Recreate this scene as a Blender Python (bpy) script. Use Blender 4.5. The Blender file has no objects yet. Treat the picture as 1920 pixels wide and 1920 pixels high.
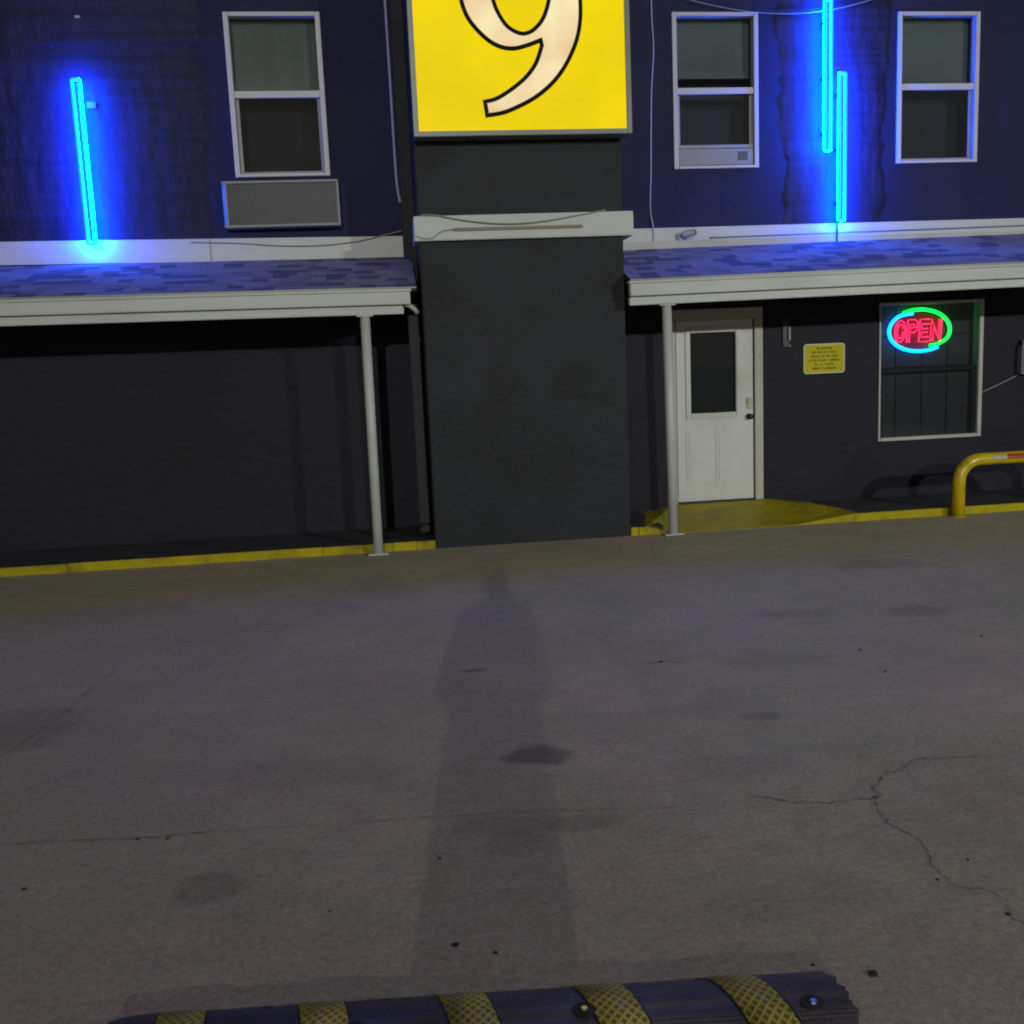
import bpy, bmesh, math, random
from mathutils import Vector, Matrix
random.seed(7)
S = bpy.context.scene
C = S.collection
R = math.radians

# ------------------------------------------------------------------ camera
YAW, PITCH, ROLL = R(6.696), R(8.413), R(-2.517)
cam = bpy.data.cameras.new('camera'); camo = bpy.data.objects.new('camera', cam); C.objects.link(camo)
fw = Vector((math.sin(YAW)*math.cos(PITCH), math.cos(YAW)*math.cos(PITCH), -math.sin(PITCH)))
rt = Vector((math.cos(YAW), -math.sin(YAW), 0)); up = rt.cross(fw)
r2 = math.cos(ROLL)*rt + math.sin(ROLL)*up; u2 = -math.sin(ROLL)*rt + math.cos(ROLL)*up
m = Matrix((r2, u2, -fw)).transposed().to_4x4(); m.translation = Vector((0, 0, 1.70))
camo.matrix_world = m
cam.sensor_width = 36; cam.lens = 36*1815/1920; cam.clip_start = 0.004; cam.clip_end = 600
S.camera = camo

# ------------------------------------------------------------------ light and exposure
SUN_AZ, SUN_EL = R(6.0), R(11.75)          # a far flood light low behind the photographer
w = bpy.data.worlds.new('World'); S.world = w; w.use_nodes = True
nt = w.node_tree; bg = nt.nodes['Background']
sky = nt.nodes.new('ShaderNodeTexSky'); sky.sky_type = 'NISHITA'; sky.sun_disc = False
sky.sun_elevation = SUN_EL; sky.sun_rotation = math.pi + SUN_AZ
mx = nt.nodes.new('ShaderNodeMix'); mx.data_type = 'RGBA'; mx.inputs[0].default_value = 0.93
nt.links.new(sky.outputs[0], mx.inputs[6]); mx.inputs[7].default_value = (2.35, 2.12, 2.02, 1)   # town glow on cloud
nt.links.new(mx.outputs[2], bg.inputs[0]); bg.inputs[1].default_value = 0.042
sl = bpy.data.lights.new('sun', 'SUN'); sl.energy = 0.57; sl.angle = R(0.5); sl.color = (1.0, 0.985, 0.93)
so = bpy.data.objects.new('sun', sl); C.objects.link(so)
trav = Vector((math.sin(SUN_AZ)*math.cos(SUN_EL), math.cos(SUN_AZ)*math.cos(SUN_EL), -math.sin(SUN_EL)))
so.rotation_euler = trav.to_track_quat('-Z', 'Y').to_euler(); so.location = (-2, -20, 12)
S.view_settings.view_transform = 'Standard'; S.view_settings.look = 'None'
S.view_settings.exposure = 0; S.view_settings.gamma = 1; S.view_settings.use_curve_mapping = False
S.render.engine = 'CYCLES'; S.cycles.filter_width = 2.0

# ------------------------------------------------------------------ materials
def srgb(r, g, b):
    f = lambda c: (c/255/12.92) if c/255 <= .04045 else ((c/255+.055)/1.055)**2.4
    return (f(r), f(g), f(b), 1)
def mat(name, col, rough=.6, metal=0, var=.12, vs=3, bump=0, bs=30, emit=None, es=1, spec=.5, stretch=(1, 1, 1), dirt=None, dirts=1.2):
    mt = bpy.data.materials.new(name); mt.use_nodes = True; n = mt.node_tree; N = n.nodes; L = n.links
    p = N['Principled BSDF']; p.inputs['Roughness'].default_value = rough; p.inputs['Metallic'].default_value = metal
    p.inputs['Specular IOR Level'].default_value = spec
    col = tuple(col[:3]) + (1,)
    tc = N.new('ShaderNodeTexCoord'); mp = N.new('ShaderNodeMapping'); mp.inputs['Scale'].default_value = stretch
    L.new(tc.outputs['Object'], mp.inputs[0])
    no = N.new('ShaderNodeTexNoise'); no.inputs['Scale'].default_value = vs; no.inputs['Detail'].default_value = 6
    no.inputs['Roughness'].default_value = .65
    L.new(mp.outputs[0], no.inputs['Vector'])
    mr = N.new('ShaderNodeMapRange'); mr.inputs[1].default_value = .3; mr.inputs[2].default_value = .7
    mr.inputs[3].default_value = 1-var; mr.inputs[4].default_value = 1+var; L.new(no.outputs[0], mr.inputs[0])
    mu = N.new('ShaderNodeVectorMath'); mu.operation = 'SCALE'; mu.inputs[0].default_value = col[:3]; L.new(mr.outputs[0], mu.inputs['Scale'])
    out = mu.outputs[0]
    if dirt:
        n2 = N.new('ShaderNodeTexNoise'); n2.inputs['Scale'].default_value = dirts; n2.inputs['Detail'].default_value = 8
        L.new(mp.outputs[0], n2.inputs['Vector'])
        r_ = N.new('ShaderNodeMapRange'); r_.inputs[1].default_value = .52; r_.inputs[2].default_value = .75; r_.inputs[3].default_value = 0; r_.inputs[4].default_value = dirt[3]
        L.new(n2.outputs[0], r_.inputs[0])
        mi = N.new('ShaderNodeMix'); mi.data_type = 'RGBA'; L.new(r_.outputs[0], mi.inputs[0]); L.new(out, mi.inputs[6]); mi.inputs[7].default_value = tuple(dirt[:3])+(1,)
        out = mi.outputs[2]
    L.new(out, p.inputs['Base Color'])
    rr = N.new('ShaderNodeMapRange'); rr.inputs[3].default_value = max(0, rough-.08); rr.inputs[4].default_value = min(1, rough+.08)
    L.new(no.outputs[0], rr.inputs[0]); L.new(rr.outputs[0], p.inputs['Roughness'])
    if bump:
        nb = N.new('ShaderNodeTexNoise'); nb.inputs['Scale'].default_value = bs; nb.inputs['Detail'].default_value = 5; L.new(mp.outputs[0], nb.inputs['Vector'])
        b = N.new('ShaderNodeBump'); b.inputs['Strength'].default_value = 1; b.inputs['Distance'].default_value = bump
        L.new(nb.outputs[0], b.inputs['Height']); L.new(b.outputs[0], p.inputs['Normal'])
    if emit:
        p.inputs['Emission Color'].default_value = tuple(emit[:3])+(1,); p.inputs['Emission Strength'].default_value = es
    return mt
M = {}
M['wall'] = mat('charcoal_wall_paint', (.0150, .0146, .025), .6, spec=.22, var=.2, vs=1.3, bump=.005, bs=9, stretch=(.8, 1, 1.3), dirt=(.009, .009, .010, .6), dirts=.8)
M['patch'] = mat('patched_wall_render', (.0150, .0148, .025), .55, spec=.25, var=.3, vs=2, bump=.018, bs=6, stretch=(1.3, 1, .45))
def add_glow_tint(mt, zones, col):
    n = mt.node_tree; N = n.nodes; L = n.links; p = N['Principled BSDF']; src = p.inputs['Base Color'].links[0].from_socket
    tc = N.new('ShaderNodeTexCoord'); sp = N.new('ShaderNodeSeparateXYZ'); L.new(tc.outputs['Object'], sp.inputs[0])
    no = N.new('ShaderNodeTexNoise'); no.inputs['Scale'].default_value = 2.6; no.inputs['Detail'].default_value = 9; no.inputs['Roughness'].default_value = .72; L.new(tc.outputs['Object'], no.inputs['Vector'])
    def op(o, a, b):
        q = N.new('ShaderNodeMath'); q.operation = o
        for i, v in enumerate((a, b)):
            if isinstance(v, (int, float)): q.inputs[i].default_value = v
            else: L.new(v, q.inputs[i])
        return q.outputs[0]
    tot = None
    for x0, x1, z0, z1, fe, am in zones:
        d = op('MINIMUM', op('SUBTRACT', sp.outputs[0], x0), op('SUBTRACT', x1, sp.outputs[0]))
        d = op('MINIMUM', d, op('MINIMUM', op('SUBTRACT', sp.outputs[2], z0), op('SUBTRACT', z1, sp.outputs[2])))
        d = op('ADD', d, op('MULTIPLY', op('SUBTRACT', no.outputs[0], .5), am))
        q = N.new('ShaderNodeMapRange'); q.interpolation_type = 'SMOOTHSTEP'; q.inputs[1].default_value = -fe; q.inputs[2].default_value = fe; L.new(d, q.inputs[0])
        tot = q.outputs[0] if tot is None else op('MAXIMUM', tot, q.outputs[0])
    mi = N.new('ShaderNodeMix'); mi.data_type = 'RGBA'; L.new(tot, mi.inputs[0]); L.new(src, mi.inputs[6]); mi.inputs[7].default_value = col
    L.new(mi.outputs[2], p.inputs['Base Color'])
for k in ('wall', 'patch'): add_glow_tint(M[k], [(-30, 30, 2.95, 30, .01, 0)], (.0095, .0120, .058, 1))      # tubes' blue glow put into the colour: one navy charcoal over the upper storey
M['pillar'] = mat('charcoal_pillar_paint', (.0225, .0240, .0295), .6, spec=.25, var=.22, vs=1.5, bump=.007, bs=22, dirt=(.012, .012, .0125, .8), dirts=1.7)
M['walk'] = mat('dark_painted_concrete', (.062, .058, .066), .55, spec=.3, var=.25, vs=4, bump=.003, bs=50)
M['white'] = mat('white_trim_paint', (.55, .58, .555), .42, var=.05, vs=2, bump=.0015, bs=20, dirt=(.38, .37, .33, .5), dirts=1.6, stretch=(.6, 1, 2))
M['door'] = mat('white_door_paint', (.66, .67, .64), .38, var=.04, vs=3, dirt=(.36, .36, .27, .6))
M['casing'] = mat('cream_casing_paint', (.50, .50, .43), .5, var=.06, vs=3, dirt=(.3, .29, .24, .5))
M['vinyl'] = mat('white_window_vinyl', (.50, .50, .52), .4, var=.04, vs=4)
M['black'] = mat('black_metal', (.012, .012, .013), .35, var=.1)
M['steel'] = mat('bolt_steel', (.55, .53, .5), .3, 1, var=.15, vs=30)
M['brass'] = mat('aged_brass', (.33, .30, .22), .4, .6, var=.1)
M['alu'] = mat('grey_sign_frame', (.21, .22, .20), .38, .3, var=.08, vs=3)
M['grille'] = mat('grey_grille', (.125, .13, .14), .5, .2, var=.18, vs=2.2, stretch=(1, 1, .3))
M['acw'] = mat('grey_white_plastic', (.30, .30, .33), .5, var=.1, vs=4)
M['yellow'] = mat('yellow_kerb_paint', (.44, .37, .002), .5, spec=.2, var=.14, vs=5, bump=.004, bs=25, dirt=(.13, .10, .015, .85), dirts=3.5)
M['ramp'] = mat('worn_yellow_ramp_paint', (.40, .34, .01), .5, spec=.2, var=.22, vs=4, bump=.003, bs=40, dirt=(.20, .17, .05, .8), dirts=2.5)
M['pipe'] = mat('yellow_pipe_paint', (.60, .44, .008), .25, var=.06, vs=5, dirt=(.22, .13, .012, .8), dirts=7)
M['signy'] = mat('yellow_sign_sheet', (.55, .50, .004), .4, var=.05, spec=.15)
M['signw'] = mat('sign_border', (.62, .62, .42), .4, var=.05)
M['ink'] = mat('black_ink', (.008, .007, .003), .6, var=.05, spec=.1)
M['blind'] = mat('grey_green_blind', (.15, .175, .165), .8, var=.14, vs=1.5, stretch=(3, 1, .4))
M['blind_b'] = mat('slate_blind', (.15, .18, .20), .8, var=.14, vs=1.5, stretch=(.6, 1, 2))
M['dark_in'] = mat('dark_interior', (.02, .022, .022), .8, var=.1)
M['screen'] = mat('insect_screen', (.035, .04, .04), .7, var=.1)
M['screen_b'] = mat('slate_insect_screen', (.035, .045, .085), .7, var=.1)
M['board'] = mat('charcoal_board', (.045, .045, .055), .45, var=.1, vs=4)
M['wood'] = mat('weathered_wood', (.27, .24, .17), .7, var=.15, vs=12, stretch=(1, 1, 8))
M['cable'] = mat('grey_cable', (.33, .34, .33), .5)
M['cable_l'] = mat('pale_cable', (.42, .42, .46), .45)
M['cable_d'] = mat('dark_cable', (.04, .04, .045), .5)
M['red'] = mat('red_reflective_tape', (.35, .03, .01), .35, var=.1)
M['paleT'] = mat('worn_pale_tape', (.42, .40, .22), .4, var=.15)
M['conc_j'] = mat('crack_dirt', (.10, .09, .075), .9, var=.4, vs=9)
M['peb'] = mat('dark_grit', (.03, .028, .024), .8, var=.3, vs=60)
M['asphalt_deck'] = mat('roof_underlay', (.05, .05, .055), .8)
for i, c in enumerate([(.185, .175, .235), (.15, .14, .20), (.205, .195, .26), (.08, .075, .13)]):
    M['sh%d' % i] = mat('asphalt_shingle', c, .85, var=.22, vs=40, bump=.003, bs=120)

# glass: thin, lets light straight through, mirrors at grazing
def glassmat(name, tint=(.55, .6, .6), rough=.03, gl_=.8):
    mt = bpy.data.materials.new(name); mt.use_nodes = True; N = mt.node_tree.nodes; L = mt.node_tree.links
    for n in list(N):
        if n.type != 'OUTPUT_MATERIAL': N.remove(n)
    o = N['Material Output']; t = N.new('ShaderNodeBsdfTransparent'); t.inputs[0].default_value = tint+(1,)
    g = N.new('ShaderNodeBsdfGlossy'); g.inputs['Roughness'].default_value = rough; g.inputs[0].default_value = (gl_, gl_, gl_, 1)
    f = N.new('ShaderNodeFresnel'); f.inputs[0].default_value = 1.5
    x = N.new('ShaderNodeMixShader'); L.new(f.outputs[0], x.inputs[0]); L.new(t.outputs[0], x.inputs[1]); L.new(g.outputs[0], x.inputs[2]); L.new(x.outputs[0], o.inputs[0])
    return mt
M['glass'] = glassmat('window_glass', (.80, .84, .83), .06); M['glass_sat'] = glassmat('screened_glass', (.5, .53, .53), .55, .35); M['glass_dark'] = glassmat('dark_window_glass', (.55, .58, .60))

def emis(name, col, s=1.0):
    mt = bpy.data.materials.new(name); mt.use_nodes = True; N = mt.node_tree.nodes
    p = N['Principled BSDF']; p.inputs['Base Color'].default_value = (.02, .02, .02, 1)
    p.inputs['Emission Color'].default_value = tuple(col)+(1,); p.inputs['Emission Strength'].default_value = s
    return mt
M['led'] = emis('blue_led_side', (.0, .085, 1.0), 440); M['ledf'] = emis('tube_front_diffuser', (.0, .56, 1.15), 1.0)
M['neon_b'] = emis('cyan_neon', (0, .30, 1.0), 7)
M['neon_g'] = emis('green_neon', (0, 1.0, .06), 4)
M['neon_r'] = emis('red_neon', (1.0, .018, .11), 3.6)
M['lampglow'] = emis('lamp_lens', (1, .93, .8), 8)

def sign_face(name, col, s, var, vs, tint=None):
    mt = bpy.data.materials.new(name); mt.use_nodes = True; n = mt.node_tree; N = n.nodes; L = n.links; p = N['Principled BSDF']
    tc = N.new('ShaderNodeTexCoord'); no = N.new('ShaderNodeTexNoise'); no.inputs['Scale'].default_value = vs; no.inputs['Detail'].default_value = 2
    L.new(tc.outputs['Object'], no.inputs['Vector'])
    mi = N.new('ShaderNodeMix'); mi.data_type = 'RGBA'
    r_ = N.new('ShaderNodeMapRange'); r_.inputs[1].default_value = .35; r_.inputs[2].default_value = .65; L.new(no.outputs[0], r_.inputs[0]); L.new(r_.outputs[0], mi.inputs[0])
    mi.inputs[6].default_value = tuple(c*(1-var) for c in col)+(1,)
    mi.inputs[7].default_value = tuple((tint or [c*(1+var) for c in col]))+(1,)
    L.new(mi.outputs[2], p.inputs['Emission Color']); p.inputs['Emission Strength'].default_value = s
    p.inputs['Base Color'].default_value = (col[0]*.05, col[1]*.05, col[2]*.05, 1); p.inputs['Roughness'].default_value = .4; p.inputs['Specular IOR Level'].default_value = .1
    return mt
M['face'] = sign_face('lit_yellow_acrylic', (.85, .64, .0), 1.0, .075, 1.1)
M['nine'] = sign_face('lit_cream_acrylic', (.87, .62, .34), 1.0, .07, 2.2, (.93, .80, .46))

# ground: poured concrete, stained, with fine grit
def ground_mat():
    mt = bpy.data.materials.new('stained_concrete'); mt.use_nodes = True; n = mt.node_tree; N = n.nodes; L = n.links; p = N['Principled BSDF']
    tc = N.new('ShaderNodeTexCoord')
    def noise(sc, det=6, ro=.6, st=None):
        q = N.new('ShaderNodeTexNoise'); q.inputs['Scale'].default_value = sc; q.inputs['Detail'].default_value = det; q.inputs['Roughness'].default_value = ro
        if st:
            mp = N.new('ShaderNodeMapping'); mp.inputs['Scale'].default_value = st; L.new(tc.outputs['Object'], mp.inputs[0]); L.new(mp.outputs[0], q.inputs['Vector'])
        else: L.new(tc.outputs['Object'], q.inputs['Vector'])
        return q.outputs[0]
    def rng(s, a, b, c, d):
        q = N.new('ShaderNodeMapRange'); q.inputs[1].default_value = a; q.inputs[2].default_value = b; q.inputs[3].default_value = c; q.inputs[4].default_value = d; L.new(s, q.inputs[0]); return q.outputs[0]
    def mul(a, b):
        q = N.new('ShaderNodeMath'); q.operation = 'MULTIPLY'; L.new(a, q.inputs[0])
        if isinstance(b, float): q.inputs[1].default_value = b
        else: L.new(b, q.inputs[1])
        return q.outputs[0]
    cm = N.new('ShaderNodeMix'); cm.data_type = 'RGBA'; L.new(rng(noise(.8, 6, .7), .38, .62, 0, 1), cm.inputs[0])
    cm.inputs[6].default_value = (.44, .355, .285, 1); cm.inputs[7].default_value = (.385, .365, .255, 1)
    f = rng(noise(1.1, 8, .7), .3, .7, .86, 1.12)
    f = mul(f, rng(noise(6, 6, .7, (1, 1.4, 1)), .3, .7, .90, 1.09))
    f = mul(f, rng(noise(42, 5, .75), .3, .7, .72, 1.25))
    f = mul(f, rng(noise(150, 3, .7), .3, .72, .74, 1.30))
    f = mul(f, rng(noise(14, 7, .75), .60, .72, 1, .74))
    f = mul(f, rng(noise(70, 2, .5), .66, .74, 1, .62))
    wob = noise(5, 5, .6)
    for (x, y, rx, ry, d) in [(.545, 4.065, .155, .125, .50), (-.73, 3.17, .13, .10, .78), (.30, 3.42, .22, .08, .82), (.62, 3.38, .16, .07, .82), (.36, 3.28, .14, .1, .84),
                              (3.35, 5.85, .22, .16, .80), (1.65, 4.29, .1, .07, .78), (2.6, 6.0, .25, .12, .86), (-1.95, 5.0, .35, .3, .80), (.38, 5.35, .10, .035, .60),
                              (2.05, 5.1, .3, .15, .88), (-.4, 4.1, .35, .2, .90), (1.3, 3.75, .3, .12, .88), (4.1, 4.9, .5, .25, .85), (3.8, 7.3, .4, .2, .86), (1.2, 2.75, .3, .12, .88)]:
        s = N.new('ShaderNodeVectorMath'); s.operation = 'SUBTRACT'; L.new(tc.outputs['Object'], s.inputs[0]); s.inputs[1].default_value = (x, y, 0)
        s2 = N.new('ShaderNodeVectorMath'); s2.operation = 'MULTIPLY'; L.new(s.outputs[0], s2.inputs[0]); s2.inputs[1].default_value = (1/rx, 1/ry, 0)
        l = N.new('ShaderNodeVectorMath'); l.operation = 'LENGTH'; L.new(s2.outputs[0], l.inputs[0])
        ad = N.new('ShaderNodeMath'); ad.operation = 'ADD'; L.new(l.outputs['Value'], ad.inputs[0]); L.new(rng(wob, .3, .7, -.35, .35), ad.inputs[1])
        f = mul(f, rng(ad.outputs[0], .7, 1.15, d, 1))
    v = N.new('ShaderNodeVectorMath'); v.operation = 'SCALE'; L.new(cm.outputs[2], v.inputs[0]); L.new(f, v.inputs['Scale'])
    L.new(v.outputs[0], p.inputs['Base Color']); L.new(rng(noise(3), .3, .7, .62, .85), p.inputs['Roughness'])
    h = N.new('ShaderNodeMath'); h.operation = 'ADD'; L.new(mul(noise(90, 4, .7), .35), h.inputs[0]); L.new(noise(9, 6, .6), h.inputs[1])
    b = N.new('ShaderNodeBump'); b.inputs['Distance'].default_value = .006; b.inputs['Strength'].default_value = .8; L.new(h.outputs[0], b.inputs['Height']); L.new(b.outputs[0], p.inputs['Normal'])
    return mt
M['ground'] = ground_mat()

# speed bump surfaces: dimpled rubber and diamond grid reflective strip
def pattern_mat(name, col, col2, rough, scale, ang, kind):
    mt = bpy.data.materials.new(name); mt.use_nodes = True; n = mt.node_tree; N = n.nodes; L = n.links; p = N['Principled BSDF']
    tc = N.new('ShaderNodeTexCoord'); 
    hs = []
    if kind == 'grid':
        for a in ang:
            mp = N.new('ShaderNodeMapping'); mp.inputs['Rotation'].default_value = (0, 0, a); L.new(tc.outputs['Object'], mp.inputs[0])
            wv = N.new('ShaderNodeTexWave'); wv.inputs['Scale'].default_value = scale; wv.bands_direction = 'X'; wv.inputs['Distortion'].default_value = .4; L.new(mp.outputs[0], wv.inputs['Vector']); hs.append(wv.outputs['Fac'])
        mm = N.new('ShaderNodeMath'); mm.operation = 'MAXIMUM'; L.new(hs[0], mm.inputs[0]); L.new(hs[1], mm.inputs[1]); h = mm.outputs[0]
    else:
        vo = N.new('ShaderNodeTexVoronoi'); vo.inputs['Scale'].default_value = scale; vo.inputs['Randomness'].default_value = .15; L.new(tc.outputs['Object'], vo.inputs['Vector']); h = vo.outputs['Distance']
    r_ = N.new('ShaderNodeMapRange'); r_.inputs[1].default_value = .45 if kind == 'grid' else .15; r_.inputs[2].default_value = .95 if kind == 'grid' else .5; L.new(h, r_.inputs[0])
    no = N.new('ShaderNodeTexNoise'); no.inputs['Scale'].default_value = 7; no.inputs['Detail'].default_value = 8; L.new(tc.outputs['Object'], no.inputs['Vector'])
    mi = N.new('ShaderNodeMix'); mi.data_type = 'RGBA'; L.new(r_.outputs[0], mi.inputs[0]); mi.inputs[6].default_value = col2+(1,); mi.inputs[7].default_value = col+(1,)
    r3 = N.new('ShaderNodeMapRange'); r3.inputs[1].default_value = .3; r3.inputs[2].default_value = .7; r3.inputs[3].default_value = .65; r3.inputs[4].default_value = 1.2; L.new(no.outputs[0], r3.inputs[0])
    v = N.new('ShaderNodeVectorMath'); v.operation = 'SCALE'; L.new(mi.outputs[2], v.inputs[0]); L.new(r3.outputs[0], v.inputs['Scale']); L.new(v.outputs[0], p.inputs['Base Color'])
    p.inputs['Roughness'].default_value = rough
    b = N.new('ShaderNodeBump'); b.inputs['Distance'].default_value = .0025; L.new(r_.outputs[0], b.inputs['Height']); L.new(b.outputs[0], p.inputs['Normal'])
    return mt
M['rubber'] = pattern_mat('dimpled_black_rubber', (.085, .075, .088), (.042, .038, .046), .5, 75, None, 'dots')
M['strip'] = pattern_mat('diamond_yellow_strip', (.62, .53, .07), (.24, .19, .02), .45, 15, (R(38), R(-38)), 'grid')

# ------------------------------------------------------------------ mesh helpers
def new(name, bm, m, parent=None, smooth=False):
    me = bpy.data.meshes.new(name); bmesh.ops.recalc_face_normals(bm, faces=bm.faces); bm.to_mesh(me); bm.free()
    ms = m if isinstance(m, (list, tuple)) else [m]
    for q in ms: me.materials.append(M[q] if isinstance(q, str) else q)
    if smooth:
        for f in me.polygons: f.use_smooth = True
    o = bpy.data.objects.new(name, me); C.objects.link(o)
    if parent: o.parent = parent
    return o
def B(bm, x0, x1, y0, y1, z0, z1, bev=0):
    v = [bm.verts.new(p) for p in ((x0, y0, z0), (x1, y0, z0), (x1, y1, z0), (x0, y1, z0), (x0, y0, z1), (x1, y0, z1), (x1, y1, z1), (x0, y1, z1))]
    fs = [bm.faces.new([v[i] for i in f]) for f in ((0, 3, 2, 1), (4, 5, 6, 7), (0, 1, 5, 4), (1, 2, 6, 5), (2, 3, 7, 6), (3, 0, 4, 7))]
    if bev:
        es = list({e for f in fs for e in f.edges}); bmesh.ops.bevel(bm, geom=es, offset=bev, segments=2, affect='EDGES')
    return bm
def box(name, x0, x1, y0, y1, z0, z1, m, parent=None, bev=.003, **k):
    return new(name, B(bmesh.new(), x0, x1, y0, y1, z0, z1, bev), m, parent, **k)
def tube(bm, pts, r, seg=10, closed=False, cap=True):
    pts = [Vector(p) for p in pts]; rings = []; n = len(pts)
    for i, p in enumerate(pts):
        a = pts[i-1] if (i or closed) else p; b = pts[(i+1) % n] if (i < n-1 or closed) else p
        t = (b-a).normalized(); q = t.orthogonal().normalized()
        if rings:
            q = (rings[-1][1] - rings[-1][1].dot(t)*t).normalized()
        s = t.cross(q); rr = r[i] if isinstance(r, (list, tuple)) else r
        rings.append(([bm.verts.new(p + rr*(math.cos(2*math.pi*k/seg)*q + math.sin(2*math.pi*k/seg)*s)) for k in range(seg)], q))
    for i in range(n if closed else n-1):
        A, Bn = rings[i][0], rings[(i+1) % n][0]
        for k in range(seg): bm.faces.new((A[k], A[(k+1) % seg], Bn[(k+1) % seg], Bn[k]))
    if cap and not closed:
        bm.faces.new(rings[0][0][::-1]); bm.faces.new(rings[-1][0])
    return bm
def tub(name, pts, r, m, parent=None, seg=10, closed=False): return new(name, tube(bmesh.new(), pts, r, seg, closed), m, parent, True)
def cyl(name, c, ax, r, h, m, parent=None, seg=24, r2=None):
    c = Vector(c); ax = Vector(ax).normalized()
    return new(name, tube(bmesh.new(), [c, c+ax*h*.5, c+ax*h], [r, (r+(r2 or r))/2, r2 or r], seg), m, parent)
def prism(name, poly, y0, y1, m, parent=None):
    """extrude an XZ outline from y0 (front) to y1"""
    bm = bmesh.new(); a = [bm.verts.new((x, y0, z)) for x, z in poly]; b = [bm.verts.new((x, y1, z)) for x, z in poly]
    bm.faces.new(a); bm.faces.new(b[::-1]); n = len(poly)
    for i in range(n): bm.faces.new((a[i], b[i], b[(i+1) % n], a[(i+1) % n]))
    return new(name, bm, m, parent)
def empty(name, loc, label, cat, group=None):
    o = bpy.data.objects.new(name, None); C.objects.link(o); o.location = loc; o.empty_display_size = .1
    tag(o, label, cat, group); return o
def tag(o, label, cat, group=None):
    o['label'] = label; o['category'] = cat
    if group: o['group'] = group
    return o
def struct(o): o['kind'] = 'structure'; return o
def catmull(pts, n=6, closed=False):
    P = [Vector(p) for p in pts]; out = []; N = len(P)
    for i in range(N if closed else N-1):
        p0 = P[i-1] if (i or closed) else P[0]; p1 = P[i]; p2 = P[(i+1) % N]; p3 = P[(i+2) % N] if (i+2 < N or closed) else P[-1]
        for k in range(n):
            t = k/n; out.append(.5*((2*p1)+(p2-p0)*t+(2*p0-5*p1+4*p2-p3)*t*t+(3*p1-p0-3*p2+p3)*t**3))
    if not closed: out.append(P[-1])
    return out
def copy_tree(o, parent=None):
    c = o.copy(); C.objects.link(c); c.parent = parent
    for ch in list(o.children): copy_tree(ch, c)
    return c

W, F = 10.30, 9.31          # wall plane, front plane (pillar face and kerb)
XL, XR, ZT = -9.0, 13.0, 7.6

# ------------------------------------------------------------------ ground
bm = bmesh.new()
vs = [bm.verts.new(p) for p in ((-250, -250, 0), (250, -250, 0), (250, 250, 0), (-250, 250, 0))]; bm.faces.new(vs)
ground = struct(new('ground', bm, 'ground'))
def crack(pts, w, jit=.012, sub=9):
    P = catmull([(x, y, 0) for x, y in pts], sub); bm = bmesh.new(); prev = None
    for i, p in enumerate(P):
        a = P[max(0, i-1)]; b = P[min(len(P)-1, i+1)]; t = (b-a).normalized(); nrm = Vector((-t.y, t.x, 0))
        c = p + nrm*random.uniform(-jit, jit); ww = w*random.uniform(.12, .8)
        if random.random() < .08: ww *= 2
        if i in (0, len(P)-1): ww = w*.15
        cur = (bm.verts.new((c.x+nrm.x*ww/2, c.y+nrm.y*ww/2, .003)), bm.verts.new((c.x-nrm.x*ww/2, c.y-nrm.y*ww/2, .003)))
        if prev: bm.faces.new((prev[0], prev[1], cur[1], cur[0]))
        prev = cur
    return new('crack', bm, 'conc_j', ground)
crack([(-4.5, 3.72), (-2.6, 3.69), (-1.575, 3.659), (-1.339, 3.648), (-1.059, 3.606), (-.779, 3.603)], .007, .004, 14)
crack([(-.779, 3.603), (-.294, 3.566), (.156, 3.537), (.526, 3.499), (1.012, 3.421)], .0045, .004, 14)
crack([(1.30, 3.45), (1.341, 3.444), (1.462, 3.37), (1.558, 3.344), (1.69, 3.345), (1.778, 3.353), (1.785, 3.42), (1.85, 3.481), (1.90, 3.54), (1.981, 3.563), (2.096, 3.643), (2.25, 3.63), (2.383, 3.606)], .008, .010)
crack([(1.76, 3.36), (1.722, 3.266), (1.70, 3.16), (1.72, 3.074), (1.74, 3.0), (1.733, 2.95), (1.70, 2.86), (1.693, 2.784)], .007, .009)
crack([(1.693, 2.784), (1.701, 2.691), (1.776, 2.667), (1.79, 2.58), (1.761, 2.51), (1.85, 2.36)], .005, .009)
crack([(2.9, 5.55), (3.3, 5.62), (3.75, 5.35), (3.9, 5.1), (4.4, 4.95)], .008, .02)
crack([(-1.60, 7.3), (-1.681, 6.71), (-1.776, 5.783), (-1.833, 5.118), (-1.93, 4.602), (-2.1, 4.2)], .0045, .006, 16)
crack([(1.30, 5.24), (1.38, 5.22), (1.47, 5.24), (1.55, 5.19)], .012, .02, 5)

# kerb and sidewalk, painted dark; yellow kerb face left and right of the pillar
KH = .08
box('sidewalk', XL, .334, F+.03, W+.03, -.05, KH, 'walk', bev=0).__setitem__('kind', 'structure')
bm = bmesh.new()    # right walk with the ramp cut out
B(bm, 2.277, 2.62, F+.03, W+.03, -.05, KH); B(bm, 4.62, XR, F+.03, W+.03, -.05, KH)
struct(new('sidewalk', bm, 'walk'))
def kerb(x0, x1, bits):
    bm = bmesh.new(); x = x0
    for b in bits+[x1]:
        B(bm, x, b-.003, F-.002+random.uniform(-.004, .004), F+.03, -.05, KH+random.uniform(-.003, .003), .006); x = b
    return bm
struct(new('kerb', kerb(XL, .332, [-6, -3.1, -.75, -.08, .15]), 'yellow'))
struct(new('kerb', kerb(2.281, 2.45, [2.36]), 'yellow'))
struct(new('kerb', kerb(4.62, XR, [5.62, 7.0, 9.5]), 'yellow'))
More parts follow.
